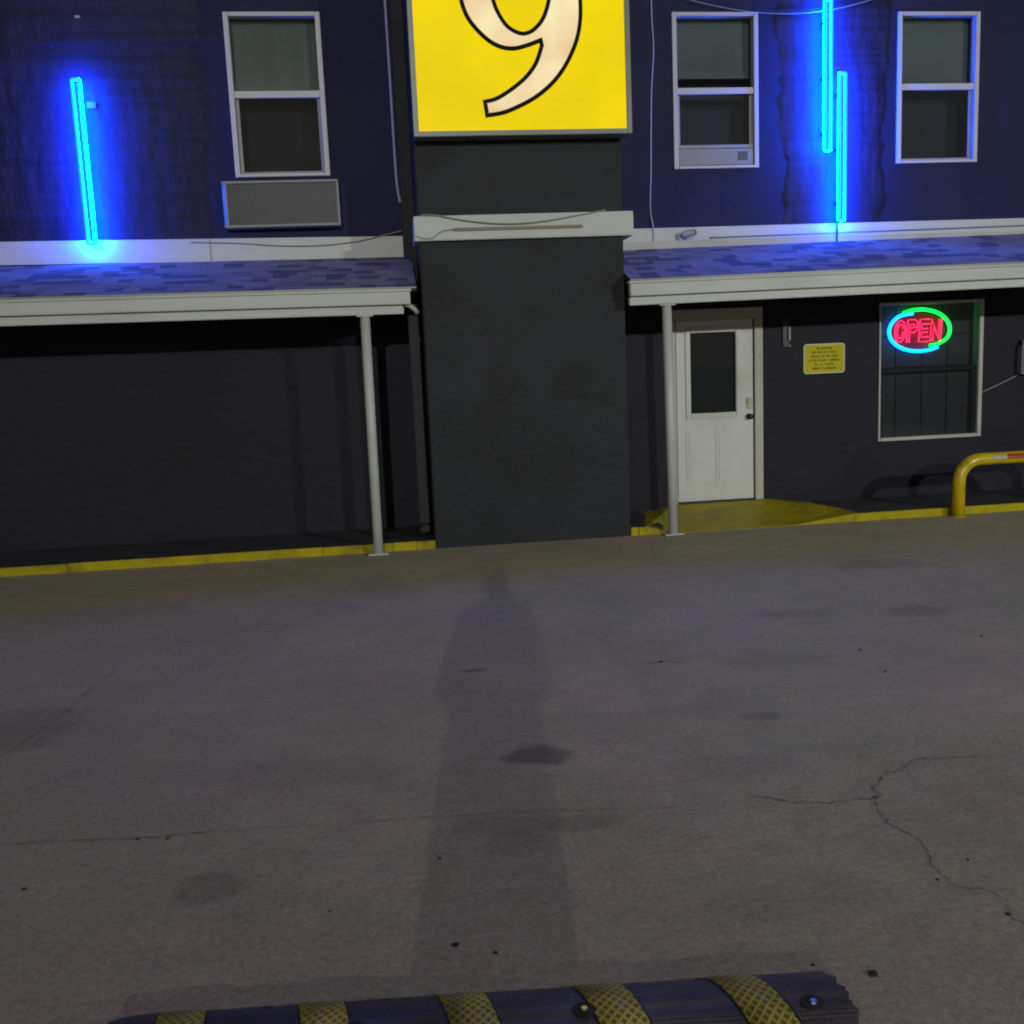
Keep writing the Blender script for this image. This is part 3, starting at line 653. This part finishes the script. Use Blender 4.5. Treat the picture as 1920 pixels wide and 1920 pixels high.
# yellow notice
ns = empty('notice_sign', (4.743, W, 1.662), 'yellow rectangular notice with six lines of black lettering right of the door', 'notice')
def rrect(w_, h_, r_, n=6):
    o = []
    for cx, cz, a0 in ((w_-r_, h_-r_, 0), (-w_+r_, h_-r_, 90), (-w_+r_, -h_+r_, 180), (w_-r_, -h_+r_, 270)):
        for k in range(n+1): a = R(a0+90*k/n); o.append((cx+r_*math.cos(a), cz+r_*math.sin(a)))
    return o
prism('plate', rrect(.237, .162, .035), -.010, -.002, 'signw', ns); prism('yellow_field', rrect(.224, .149, .026), -.012, -.0105, 'signy', ns)
bm = bmesh.new()      # small worn lettering, unreadable at this distance: letter sized strokes in words
for row, (z, words) in enumerate([(.112, [2, 8]), (.070, [3, 4, 2, 6]), (.027, [6, 3, 2, 5]), (-.018, [2, 3, 5, 1, 7]), (-.062, [3, 2, 7]), (-.106, [6, 2, 7])]):
    cw = .0162; tot = (sum(words)+len(words)-1)*cw; x = -tot/2
    for wd in words:
        for c in range(wd):
            a, b = x+.0018, x+cw-.0018; h = .0115; y0, y1 = -.0135, -.0125
            kind = random.choice('HEONTL')
            if kind != 'T': B(bm, a, a+.0036, y0, y1, z-h, z+h)
            else: B(bm, (a+b)/2-.0018, (a+b)/2+.0018, y0, y1, z-h, z+h-.0036)
            if kind in 'HON': B(bm, b-.0036, b, y0, y1, z-h, z+h)
            if kind in 'H': B(bm, a+.0037, b-.0037, y0, y1, z-.0018, z+.0018)
            if kind in 'EOT': B(bm, a+(.0037 if kind != 'T' else 0), b-(.0037 if kind == 'O' else 0), y0, y1, z+h-.0034, z+h)
            if kind in 'EOL': B(bm, a+.0037, b-(.0037 if kind == 'O' else 0), y0, y1, z-h, z-h+.0036)
            if kind in 'E': B(bm, a+.0037, b-.002, y0, y1, z-.0018, z+.0018)
            x += cw
        x += cw
o = new('lettering', bm, 'ink', ns)
# meter box at the frame edge
mb = empty('electrical_box', (7.13, W, 1.59), 'grey electrical box on the wall at the right edge of the picture', 'electrical box')
new('enclosure', B(bmesh.new(), -.10, .14, -.10, -.001, -.20, .12, .008), 'acw', mb)
new('cover', B(bmesh.new(), -.085, .125, -.112, -.1005, -.185, .105, .004), 'acw', mb)
cyl('conduit_hub', (-.06, -.05, .12), (0, 0, 1), .025, .06, 'grille', mb)
def wire(name, pts, r, m, label, cat='cable'):
    o = tub(name, catmull([Vector(p) for p in pts], 8), r, m, None, 6); return tag(o, label, cat)
wire('cable', [(6.61, W-.01, 1.205), (6.8, W-.012, 1.28), (7.04, W-.012, 1.38)], .006, 'cable', 'thin grey cable slanting up from the neon window to the electrical box')
wire('cable', [(2.875, W-.012, 5.6), (2.872, W-.014, 5.2), (2.885, W-.012, 4.9), (2.855, W-.012, 4.5), (2.84, W-.012, 4.1), (2.83, W-.014, 3.7), (2.815, W-.012, 3.3), (2.835, W-.04, 3.10), (2.83, W-.04, 2.9)], .007, 'cable_l', 'thin vertical cable down the upper wall left of the window with the air conditioner')
wire('conduit', [(.165, W-.02, 5.7), (.166, W-.02, 5.2), (.17, W-.02, 4.6), (.172, W-.02, 4.0), (.178, W-.02, 3.6), (.20, W-.03, 3.42)], .014, 'cable_l', 'pale conduit running down the upper wall just left of the sign', 'conduit')
wire('cable', [(-1.9, W-.045, 3.085), (-1.4, W-.05, 3.06), (-1.0, W-.05, 3.025), (-.6, W-.05, 3.02), (-.25, W-.05, 3.05), (0, W-.05, 3.10), (.2, W-.06, 3.14)], .005, 'cable', 'thin cable sagging across the left white trim band')
wire('cable', [(.36, F-.065, 3.135), (.5, F-.075, 3.128), (.8, F-.08, 3.07), (1.15, F-.082, 3.035), (1.5, F-.08, 3.05), (1.85, F-.075, 3.10), (2.1, F-.065, 3.14)], .0055, 'cable', 'loose cable sagging across the top of the white pillar band')
wire('cable', [(.30, F-.06, 2.95), (.38, F-.065, 2.925), (.46, F-.065, 2.93), (.55, F-.065, 2.985), (.66, F-.075, 2.998)], .005, 'cable', 'short curled cable at the left end of the white pillar band')
wire('conduit', [(3.45, W-.055, 2.985), (4.5, W-.055, 2.995), (6.0, W-.055, 3.01), (8, W-.055, 3.03)], .0075, 'cable', 'thin straight conduit along the right white trim band', 'conduit')
wire('cable', [(4.86, W-.05, 3.11), (4.855, W-.07, 3.05), (4.86, W-.06, 2.98), (4.858, W-.06, 2.90)], .010, 'cable_d', 'short dark lead hanging under the lower blue tube', 'cable')
wire('cable', [(2.6, W-.03, 5.62), (3.1, W-.06, 5.40), (3.6, W-.06, 5.28), (4.1, W-.06, 5.22), (4.6, W-.06, 5.23), (5.1, W-.06, 5.32), (5.6, W-.05, 5.48)], .004, 'cable', 'thin cable sagging across the wall above the right hand windows')
tag(box('wall_vent', -2.80, -2.745, W-.02, W-.001, 5.20, 5.225, 'acw'), 'tiny pale clip high on the wall above the single blue tube', 'clip')

# ------------------------------------------------------------------ neon OPEN
op = empty('neon_sign', (5.87, W+.05, 1.922), 'oval neon sign reading OPEN in pink inside blue and green arcs', 'neon sign')
el = lambda a, s=1., y=-.01: ((.352*s)*math.cos(R(a)), y, (.225*s)*math.sin(R(a)))
tub('blue_arc', [el(a, .86+.14*min(1, (a-100)/35)+.05*max(0, (a-270)/40), -.012) for a in range(104, 311, 6)], .020, 'neon_b', op, 10)
tub('green_arc', [el(a, 1.03-.0*max(0, (-a)/60)-.20*max(0, (-a-25)/40), -.02) for a in range(122, -66, -6)], .020, 'neon_g', op, 10)
bm = bmesh.new(); tube(bm, [(0, .024, 0), (0, .030, 0)], 1, 40)
plate = new('backing_plate', bm, mat('dark_red_plate', (.30, .02, .03), .5), op); plate.scale = (.325, 1, .20); plate.location = (0, .0, 0)
def letter(name, strokes, cx):
    bm = bmesh.new()
    for st in strokes:
        pts = [(cx+(x+.13*z)*.132, -.008, z*.255) for x, z in st]; tube(bm, pts, .0082, 8)
    return new(name, bm, 'neon_r', op, True)
ring = [(.46*math.cos(R(a)), .46*math.sin(R(a))) for a in range(20, 381, 20)]; ring2 = [(.27*math.cos(R(a)), .30*math.sin(R(a))) for a in range(20, 361, 20)]
letter('letter_o', [ring, ring2], -.218)
letter('letter_p', [[(-.42, -.5), (-.42, .48), (.25, .48), (.45, .38), (.45, .06), (.25, -.06), (-.2, -.06)], [(-.2, -.5), (-.2, .28), (.15, .28), (.22, .16), (-.1, .12)]], -.078)
letter('letter_e', [[(.45, .48), (-.40, .48), (-.40, -.48), (.45, -.48)], [(.45, .28), (-.2, .28), (-.2, .08), (.35, .08)], [(.35, -.08), (-.2, -.08), (-.2, -.28), (.45, -.28)]], .062)
letter('letter_n', [[(-.45, -.48), (-.45, .48), (.25, -.30), (.25, .48)], [(-.22, -.48), (-.22, .10), (.45, -.5), (.45, .48)]], .205)

# ------------------------------------------------------------------ yellow guard hoop
gr = empty('guard_rail', (6.33, 9.205, 0), 'yellow tubular steel guard hoop standing at the kerb below the neon window', 'guard rail')
pts = [(-.64, 0, .0), (-.64, 0, .34)]
for k in range(1, 9): a = R(180-90*k/8); pts.append((-.64+.22+.22*math.cos(a), 0, .36+.22*math.sin(a)))
pts += [(0, 0, .58)]
half = pts[:-1]; pts = half+[(0, 0, .58)]+[(-x, y, z) for x, y, z in half[::-1]]
tub('hoop', pts, .062, 'pipe', gr, 24)
def sleeve(name, x0, x1, m): 
    bm = bmesh.new()
    for a in range(-60, 61, 10): pass
    v = []
    for x in (x0, x1): v.append([bm.verts.new((x, -.0635*math.cos(R(a)), .58+.0635*math.sin(R(a)))) for a in range(-8, 43, 5)])
    for i in range(len(v[0])-1): bm.faces.new((v[0][i], v[1][i], v[1][i+1], v[0][i+1]))
    return new(name, bm, m, gr, True)
sleeve('pale_tape', -.31, -.16, 'paleT'); sleeve('red_tape', -.155, .12, 'red'); sleeve('red_tape', .3, .5, 'red')
for s in (-1, 1): cyl('base_collar', (s*.64, 0, 0), (0, 0, 1), .078, .012, 'yellow', gr)

# ------------------------------------------------------------------ rubber speed bump
BX0, BX1, BW, BH = -.98, .98, .32, .044
sb = empty('speed_bump', (.122, 2.290, 0), 'black rubber speed bump with yellow diamond patterned stripes, bolted to the concrete', 'speed bump')
sb.rotation_euler = (0, 0, R(-4.9))
sb.location = (.122+BW/2*math.sin(R(-4.9)), 2.448-BW/2*math.cos(R(-4.9)), 0)
def prof(t): return .004+BH*(1-abs(2*t-1)**2.1)      # t 0..1 across
def bump_surface(x0f, x1f, m, name, dz=0, n=22, t0=0.0, t1=1.0, side=True):
    bm = bmesh.new(); prev = None
    for i in range(n+1):
        t = t0+(t1-t0)*i/n; y = BW*(t-.5); z = prof(t)+dz
        cur = [bm.verts.new((x0f(y), y, max(z, 0))), bm.verts.new((x1f(y), y, max(z, 0))), bm.verts.new((x0f(y), y, -.01)), bm.verts.new((x1f(y), y, -.01))]
        if prev:
            bm.faces.new((prev[0], prev[1], cur[1], cur[0]))
            if side: bm.faces.new((prev[0], cur[0], cur[2], prev[2])); bm.faces.new((prev[1], prev[3], cur[3], cur[1]))
        prev = cur
    return new(name, bm, m, sb, True)
SK = -.25
def jag(y): return .008*math.sin(y*95)+.006*math.sin(y*210+1)
def endl(y): return BX0+.09*(abs(2*y/BW))**3
edges = []          # stripe left edges (at bump centre) and width
stripes = [(-.815, .125), (-.440, .122), (-.062, .124), (.312, .124), (.682, .122)]
body = bump_surface(lambda y: endl(y), lambda y: BX1-.02*abs(2*y/BW)**2+jag(y), 'rubber', 'rubber_body')
for a, wd in stripes:
    s = bump_surface(lambda y, a=a: a+SK*y-.05*0, lambda y, a=a, wd=wd: a+wd+SK*y, 'strip', 'yellow_stripe', .0035, 22, .015, .985)
    for e in (a-.006, a+wd+.001):
        bump_surface(lambda y, e=e: e+SK*y, lambda y, e=e: e+.005+SK*y, 'black', 'stripe_groove', .0022, 22, .012, .988)
def bump_z(y): return prof(y/BW+.5)
def bolt(x, y):
    z = bump_z(y); b = bmesh.new(); tube(b, [(x, y, z-.010), (x, y, z+.0035), (x, y, z+.004)], [.029, .029, .024], 22); o = new('bolt_recess', b, 'peb', sb)
    b = bmesh.new(); tube(b, [(x, y-.002, z+.003), (x, y-.002, z+.010)], [.011, .009], 6); new('bolt_head', b, 'steel', o)
for x, y in ((.29, -.003), (.880, -.030), (-.30, -.02), (.29, -.12), (-.88, -.03)): bolt(x, y)
for x in (.18, .62, -.56, -.24, -.18):
    t = .93; y = BW*(t-.5); z = prof(t)
    new('drain_notch', B(bmesh.new(), x-.012, x+.012, y-.016, y+.004, 0, z+.0022, .001), 'black', sb)

# ------------------------------------------------------------------ grit and debris
PS = .8
pts = [(1.221, 2.328, .015), (.089, 2.687, .011), (.203, 2.627, .008), (-1.361, 3.30, .009), (-1.058, 3.601, .010), (-.942, 3.581, .007), (1.754, 2.526, .008), (1.080, 2.399, .006),
       (1.436, 5.223, .012), (2.54, 4.75, .010), (1.826, 2.848, .006), (.068, 3.22, .007), (3.4, 5.23, .011), (2.6, 5.15, .010), (-.3, 2.95, .005), (1.66, 2.75, .006)]
PEB = ['largest dark bit of grit, just right of the speed bump', 'larger of two dark bits above the middle of the speed bump', 'smaller of two dark bits above the middle of the speed bump',
       'dark bit of grit at the left edge, below the long crack', 'larger dark crumb lying in the long crack at left', 'smaller dark crumb lying in the long crack at left',
       'dark bit at the end of the crooked crack, lower right', 'dark crumb touching the far right end of the speed bump', 'dark bit lying right of the shadow, below the canopy post',
       'dark bit lying midway between the oval stain and the right edge', 'tiny dark crumb just right of the crooked crack', 'tiny dark crumb on the shadow below the long crack',
       'upper of two dark bits far out on the right of the concrete', 'lower of two dark bits far out on the right of the concrete', 'tiny dark crumb left of the shadow above the speed bump', 'tiny dark crumb left of the crooked crack, near its lower end']
for i, (x, y, r_) in enumerate(pts):
    bm = bmesh.new(); bmesh.ops.create_icosphere(bm, subdivisions=1, radius=r_*PS)
    for v in bm.verts: v.co = Vector((v.co.x*random.uniform(1, 1.8), v.co.y*random.uniform(.8, 1.3), v.co.z*random.uniform(.35, .7)))
    o = new('pebble', bm, 'peb'); o.location = (x, y, r_*.3); o.rotation_euler = (0, 0, random.uniform(0, 6))
    tag(o, PEB[i], 'pebble', 'dark bits of grit on the concrete')

# ------------------------------------------------------------------ street lamp off to the right, behind the photographer
lm = empty('street_lamp', (15.2, -10.6, 0), 'tall street lamp behind the photographer on the right, lighting the wall', 'street lamp')
tub('pole', [(0, 0, 0), (0, 0, 3), (0, 0, 6.3)], [.09, .075, .06], 'acw', lm, 16)
tub('arm', [(0, 0, 6.2), (-.4, .2, 6.55), (-1.2, .5, 6.7)], .035, 'acw', lm, 10)
new('lamp_head', B(bmesh.new(), -1.75, -1.15, .35, .75, 6.66, 6.80, .03), 'acw', lm)
new('lens', B(bmesh.new(), -1.68, -1.22, .40, .70, 6.64, 6.658, .004), 'lampglow', lm)
pl = bpy.data.lights.new('street_light', 'SPOT'); pl.energy = 6200; pl.spot_size = R(56); pl.spot_blend = 1.0; pl.shadow_soft_size = .35; pl.color = (.93, 1, .95)
plo = bpy.data.objects.new('street_light', pl); C.objects.link(plo); plo.parent = lm; plo.location = (-1.45, .55, 6.60)
plo.rotation_euler = (Vector((3.9, 9.3, .9)) - Vector((13.75, -10.05, 6.6))).to_track_quat('-Z', 'Y').to_euler()

# ------------------------------------------------------------------ the photographer, whose shadow lies on the ground
M['skin'] = mat('skin', (.36, .22, .16), .5, var=.05); M['cloth'] = mat('dark_knit_cloth', (.05, .05, .06), .85, var=.15, vs=20)
M['hair'] = mat('dark_hair', (.02, .015, .012), .5); M['shoe'] = mat('shoe_leather', (.03, .025, .02), .4)
pe = empty('person', (-.112, -.36, 0), 'person in a knee length dark coat holding up a phone', 'person')
def skin(name, verts, edges, radii, m, sub=1, root=0):
    me = bpy.data.meshes.new(name); me.from_pydata(verts, edges, []); me.materials.append(M[m]); o = bpy.data.objects.new(name, me); C.objects.link(o); o.parent = pe
    sk = o.modifiers.new('skin', 'SKIN'); sk.use_smooth_shade = True; me.skin_vertices or None
    for i, r_ in enumerate(radii): me.skin_vertices[0].data[i].radius = r_ if isinstance(r_, tuple) else (r_, r_)
    me.skin_vertices[0].data[root].use_root = True
    if sub: sb_ = o.modifiers.new('sub', 'SUBSURF'); sb_.levels = sub; sb_.render_levels = sub
    return o
hx, hy = .085, .30     # hands, relative to the body
V_ = [(0, 0, .95), (0, 0, 1.15), (0, 0, 1.35), (0, 0, 1.47), (0, .02, 1.54), (0, .03, 1.63), (0, .035, 1.70),
      (-.19, 0, 1.41), (-.255, .03, 1.14), (.045, .25, 1.47), (.19, 0, 1.41), (.26, .04, 1.15), (.125, .26, 1.47),
      (-.10, 0, .88), (-.11, .01, .50), (-.11, -.01, .09), (.10, 0, .88), (.11, .01, .50), (.11, -.01, .09), (-.12, .12, .04), (.12, .12, .04)]
E_ = [(0, 1), (1, 2), (2, 3), (3, 4), (4, 5), (5, 6), (2, 7), (7, 8), (8, 9), (2, 10), (10, 11), (11, 12), (0, 13), (13, 14), (14, 15), (0, 16), (16, 17), (17, 18), (15, 19), (18, 20)]
Rr = [(.16, .11), (.14, .10), (.17, .11), (.075, .07), .055, (.078, .095), (.06, .075), .065, .05, .028, .065, .05, .028, .09, .06, .042, .09, .06, .042, .04, .04]
skin('body', V_, E_, Rr, 'skin', 2)
# coat: lofted rings, with sleeves
bm = bmesh.new(); prev = None
for z, a, b in ((.44, .25, .19), (.60, .245, .18), (.80, .24, .17), (.98, .235, .16), (1.15, .24, .155), (1.30, .262, .15), (1.41, .275, .135), (1.46, .268, .11), (1.495, .235, .09), (1.515, .15, .075), (1.535, .058, .07)):
    cur = [bm.verts.new((a*math.cos(R(t))*(1+.03*math.sin(R(t*5))*(1.4-z)), b*math.sin(R(t)), z)) for t in range(0, 360, 12)]
    if prev:
        for i in range(30): bm.faces.new((prev[i], prev[(i+1) % 30], cur[(i+1) % 30], cur[i]))
    prev = cur
tube(bm, [(-.18, 0, 1.40), (-.235, .01, 1.29), (-.262, .03, 1.14), (-.15, .14, 1.28), (.015, .235, 1.43)], [.082, .075, .065, .055, .045], 14)
tube(bm, [(.18, 0, 1.40), (.235, .02, 1.29), (.268, .04, 1.14), (.23, .15, 1.28), (.145, .235, 1.43)], [.082, .075, .065, .055, .045], 14)
new('coat', bm, 'cloth', pe, True)
bm = bmesh.new(); bmesh.ops.create_uvsphere(bm, u_segments=20, v_segments=14, radius=1); h = new('hair', bm, 'hair', pe, True); h.scale = (.108, .112, .118); h.location = (0, .012, 1.655)
bm = bmesh.new()
for s in (-1, 1): B(bm, s*.03-.008, s*.03+.008, .112, .122, 1.635, 1.645, .003)
B(bm, -.012, .012, .115, .135, 1.60, 1.628, .005); B(bm, -.022, .022, .112, .120, 1.575, 1.583, .002)
new('face_features', bm, 'skin', pe)
for s in (-1, 1): new('shoe', B(bmesh.new(), s*.115-.05, s*.115+.05, -.07, .20, 0, .085, .025), 'shoe', pe)
for cx in (.035, .135):
    bm = bmesh.new(); sgn = 1 if cx < .1 else -1
    B(bm, cx-.02, cx+.02, .24, .27, 1.46, 1.56, .008)
    for k in range(4):
        z = 1.50+k*.019; tube(bm, [(cx, .26, z), (cx+sgn*.012, .30+.004*k, z+.003), (cx+sgn*.022, .338, z+.004), (cx+sgn*.035, .34, z+.003)], [.0095, .009, .0085, .007], 8)
    tube(bm, [(cx, .25, 1.49), (cx+sgn*.010, .272, 1.53), (cx+sgn*.022, .300, 1.56)], [.012, .011, .009], 8)
    new('hand', bm, 'skin', pe, True)
ph = tag(box('phone', -.064, .012, -.016, -.006, 1.565, 1.722, 'black', None, .003), 'black phone held upright by the photographer', 'phone')
